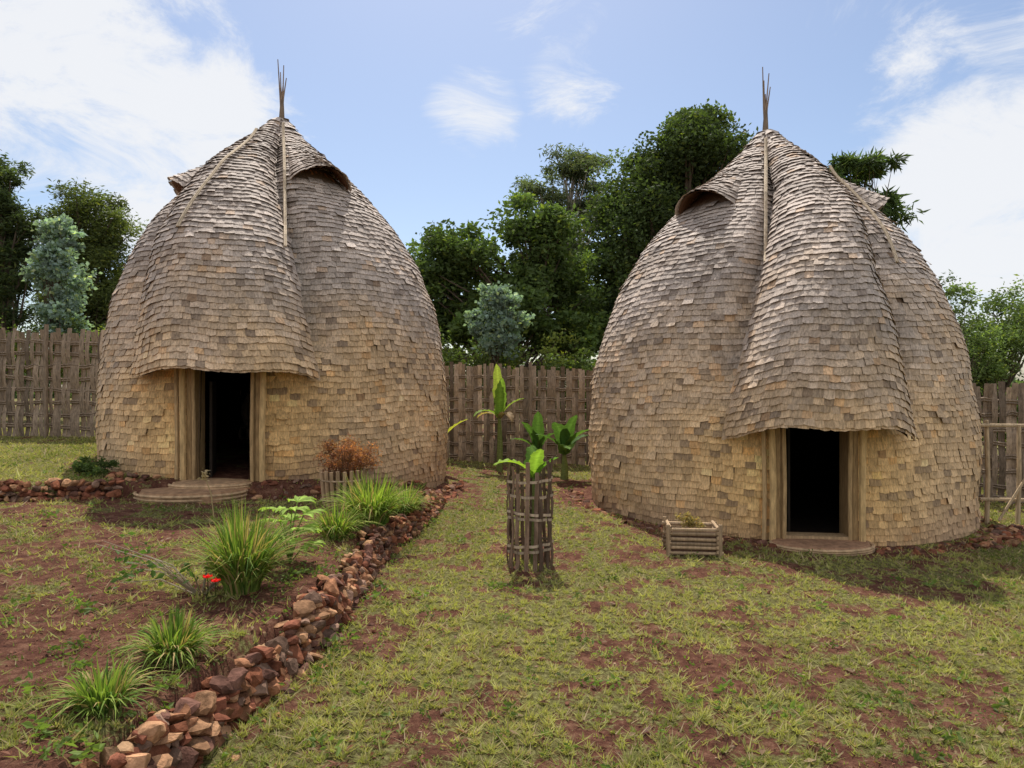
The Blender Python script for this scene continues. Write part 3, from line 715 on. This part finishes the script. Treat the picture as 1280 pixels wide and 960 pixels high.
# ---------------------------------------------------------------- light, sky, camera
EL,AZ=R_(61),R_(-6)
sd=Vector((math.sin(AZ)*math.cos(EL),math.cos(AZ)*math.cos(EL),math.sin(EL)))
sl=bpy.data.lights.new('sun','SUN'); sl.energy=5.0; sl.angle=R_(.53); sl.color=(1,.95,.87)
so=bpy.data.objects.new('sun',sl); so.rotation_euler=sd.to_track_quat('Z','Y').to_euler(); scene.collection.objects.link(so)
w=bpy.data.worlds.new("World"); scene.world=w; w.use_nodes=True; nt=w.node_tree; nt.nodes.clear(); L=nt.links.new
sky=N(nt,'ShaderNodeTexSky',sky_type='NISHITA'); sky.sun_disc=False; sky.sun_elevation=EL; sky.sun_rotation=AZ; sky.altitude=500; sky.dust_density=1.8; sky.air_density=1.0
tc=N(nt,'ShaderNodeTexCoord')
mp=N(nt,'ShaderNodeMapping'); mp.inputs['Scale'].default_value=(1,1,2.0); mp.inputs['Rotation'].default_value=(0,R_(18),0); L(tc.outputs['Generated'],mp.inputs[0])
no=N(nt,'ShaderNodeTexNoise'); no.inputs['Scale'].default_value=5.0; no.inputs['Detail'].default_value=12; no.inputs['Roughness'].default_value=.68; no.inputs['Distortion'].default_value=.8; L(mp.outputs[0],no.inputs['Vector'])
acc=None
for (az,el,rad,st) in ((-33,22,9,.42),(-26,16,8,.45),(-36,15,7,.3),(5,28,5.5,.27),(-3,21,3.6,.25),(5,23.5,4.0,.25),(35,12,9,.45),(33,22,5,.28),(36,19,6,.30),(24,27,3,.2),(-65,35,22,.35),(75,30,30,.4),(150,35,50,.45),(-140,30,50,.45),(180,20,40,.45),(0,85,20,.2)):  # wide clouds out of view are added to fill the shaded hut fronts
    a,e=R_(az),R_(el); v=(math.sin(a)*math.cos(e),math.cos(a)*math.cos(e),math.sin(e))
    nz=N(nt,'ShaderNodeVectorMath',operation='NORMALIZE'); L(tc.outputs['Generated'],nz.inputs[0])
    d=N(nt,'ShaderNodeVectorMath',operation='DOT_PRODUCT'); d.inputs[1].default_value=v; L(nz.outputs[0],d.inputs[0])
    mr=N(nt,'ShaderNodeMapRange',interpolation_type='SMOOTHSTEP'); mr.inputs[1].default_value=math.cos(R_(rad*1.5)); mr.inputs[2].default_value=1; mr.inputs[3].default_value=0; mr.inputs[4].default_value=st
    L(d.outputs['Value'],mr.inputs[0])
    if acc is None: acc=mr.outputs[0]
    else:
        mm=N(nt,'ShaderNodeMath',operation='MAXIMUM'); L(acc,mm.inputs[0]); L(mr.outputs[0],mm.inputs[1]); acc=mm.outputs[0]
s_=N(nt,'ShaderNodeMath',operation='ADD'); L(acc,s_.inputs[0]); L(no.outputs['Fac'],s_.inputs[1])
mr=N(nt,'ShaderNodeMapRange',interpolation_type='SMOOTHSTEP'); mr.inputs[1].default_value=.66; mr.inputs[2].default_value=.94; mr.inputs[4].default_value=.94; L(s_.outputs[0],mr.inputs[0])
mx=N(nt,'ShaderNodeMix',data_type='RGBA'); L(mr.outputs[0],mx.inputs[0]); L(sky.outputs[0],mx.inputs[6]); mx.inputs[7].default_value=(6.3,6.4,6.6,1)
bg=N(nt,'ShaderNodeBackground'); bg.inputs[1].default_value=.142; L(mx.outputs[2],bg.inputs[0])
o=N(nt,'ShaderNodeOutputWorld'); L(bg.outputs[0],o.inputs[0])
cam=bpy.data.cameras.new('camera'); cam.lens=24.75; cam.sensor_width=36; cam.clip_start=.05; cam.clip_end=3000
co=bpy.data.objects.new('camera',cam); co.location=(0,0,1.7); co.rotation_euler=(R_(90),0,0); scene.collection.objects.link(co); scene.camera=co
scene.view_settings.view_transform='Standard'; scene.view_settings.look='None'; scene.view_settings.exposure=0
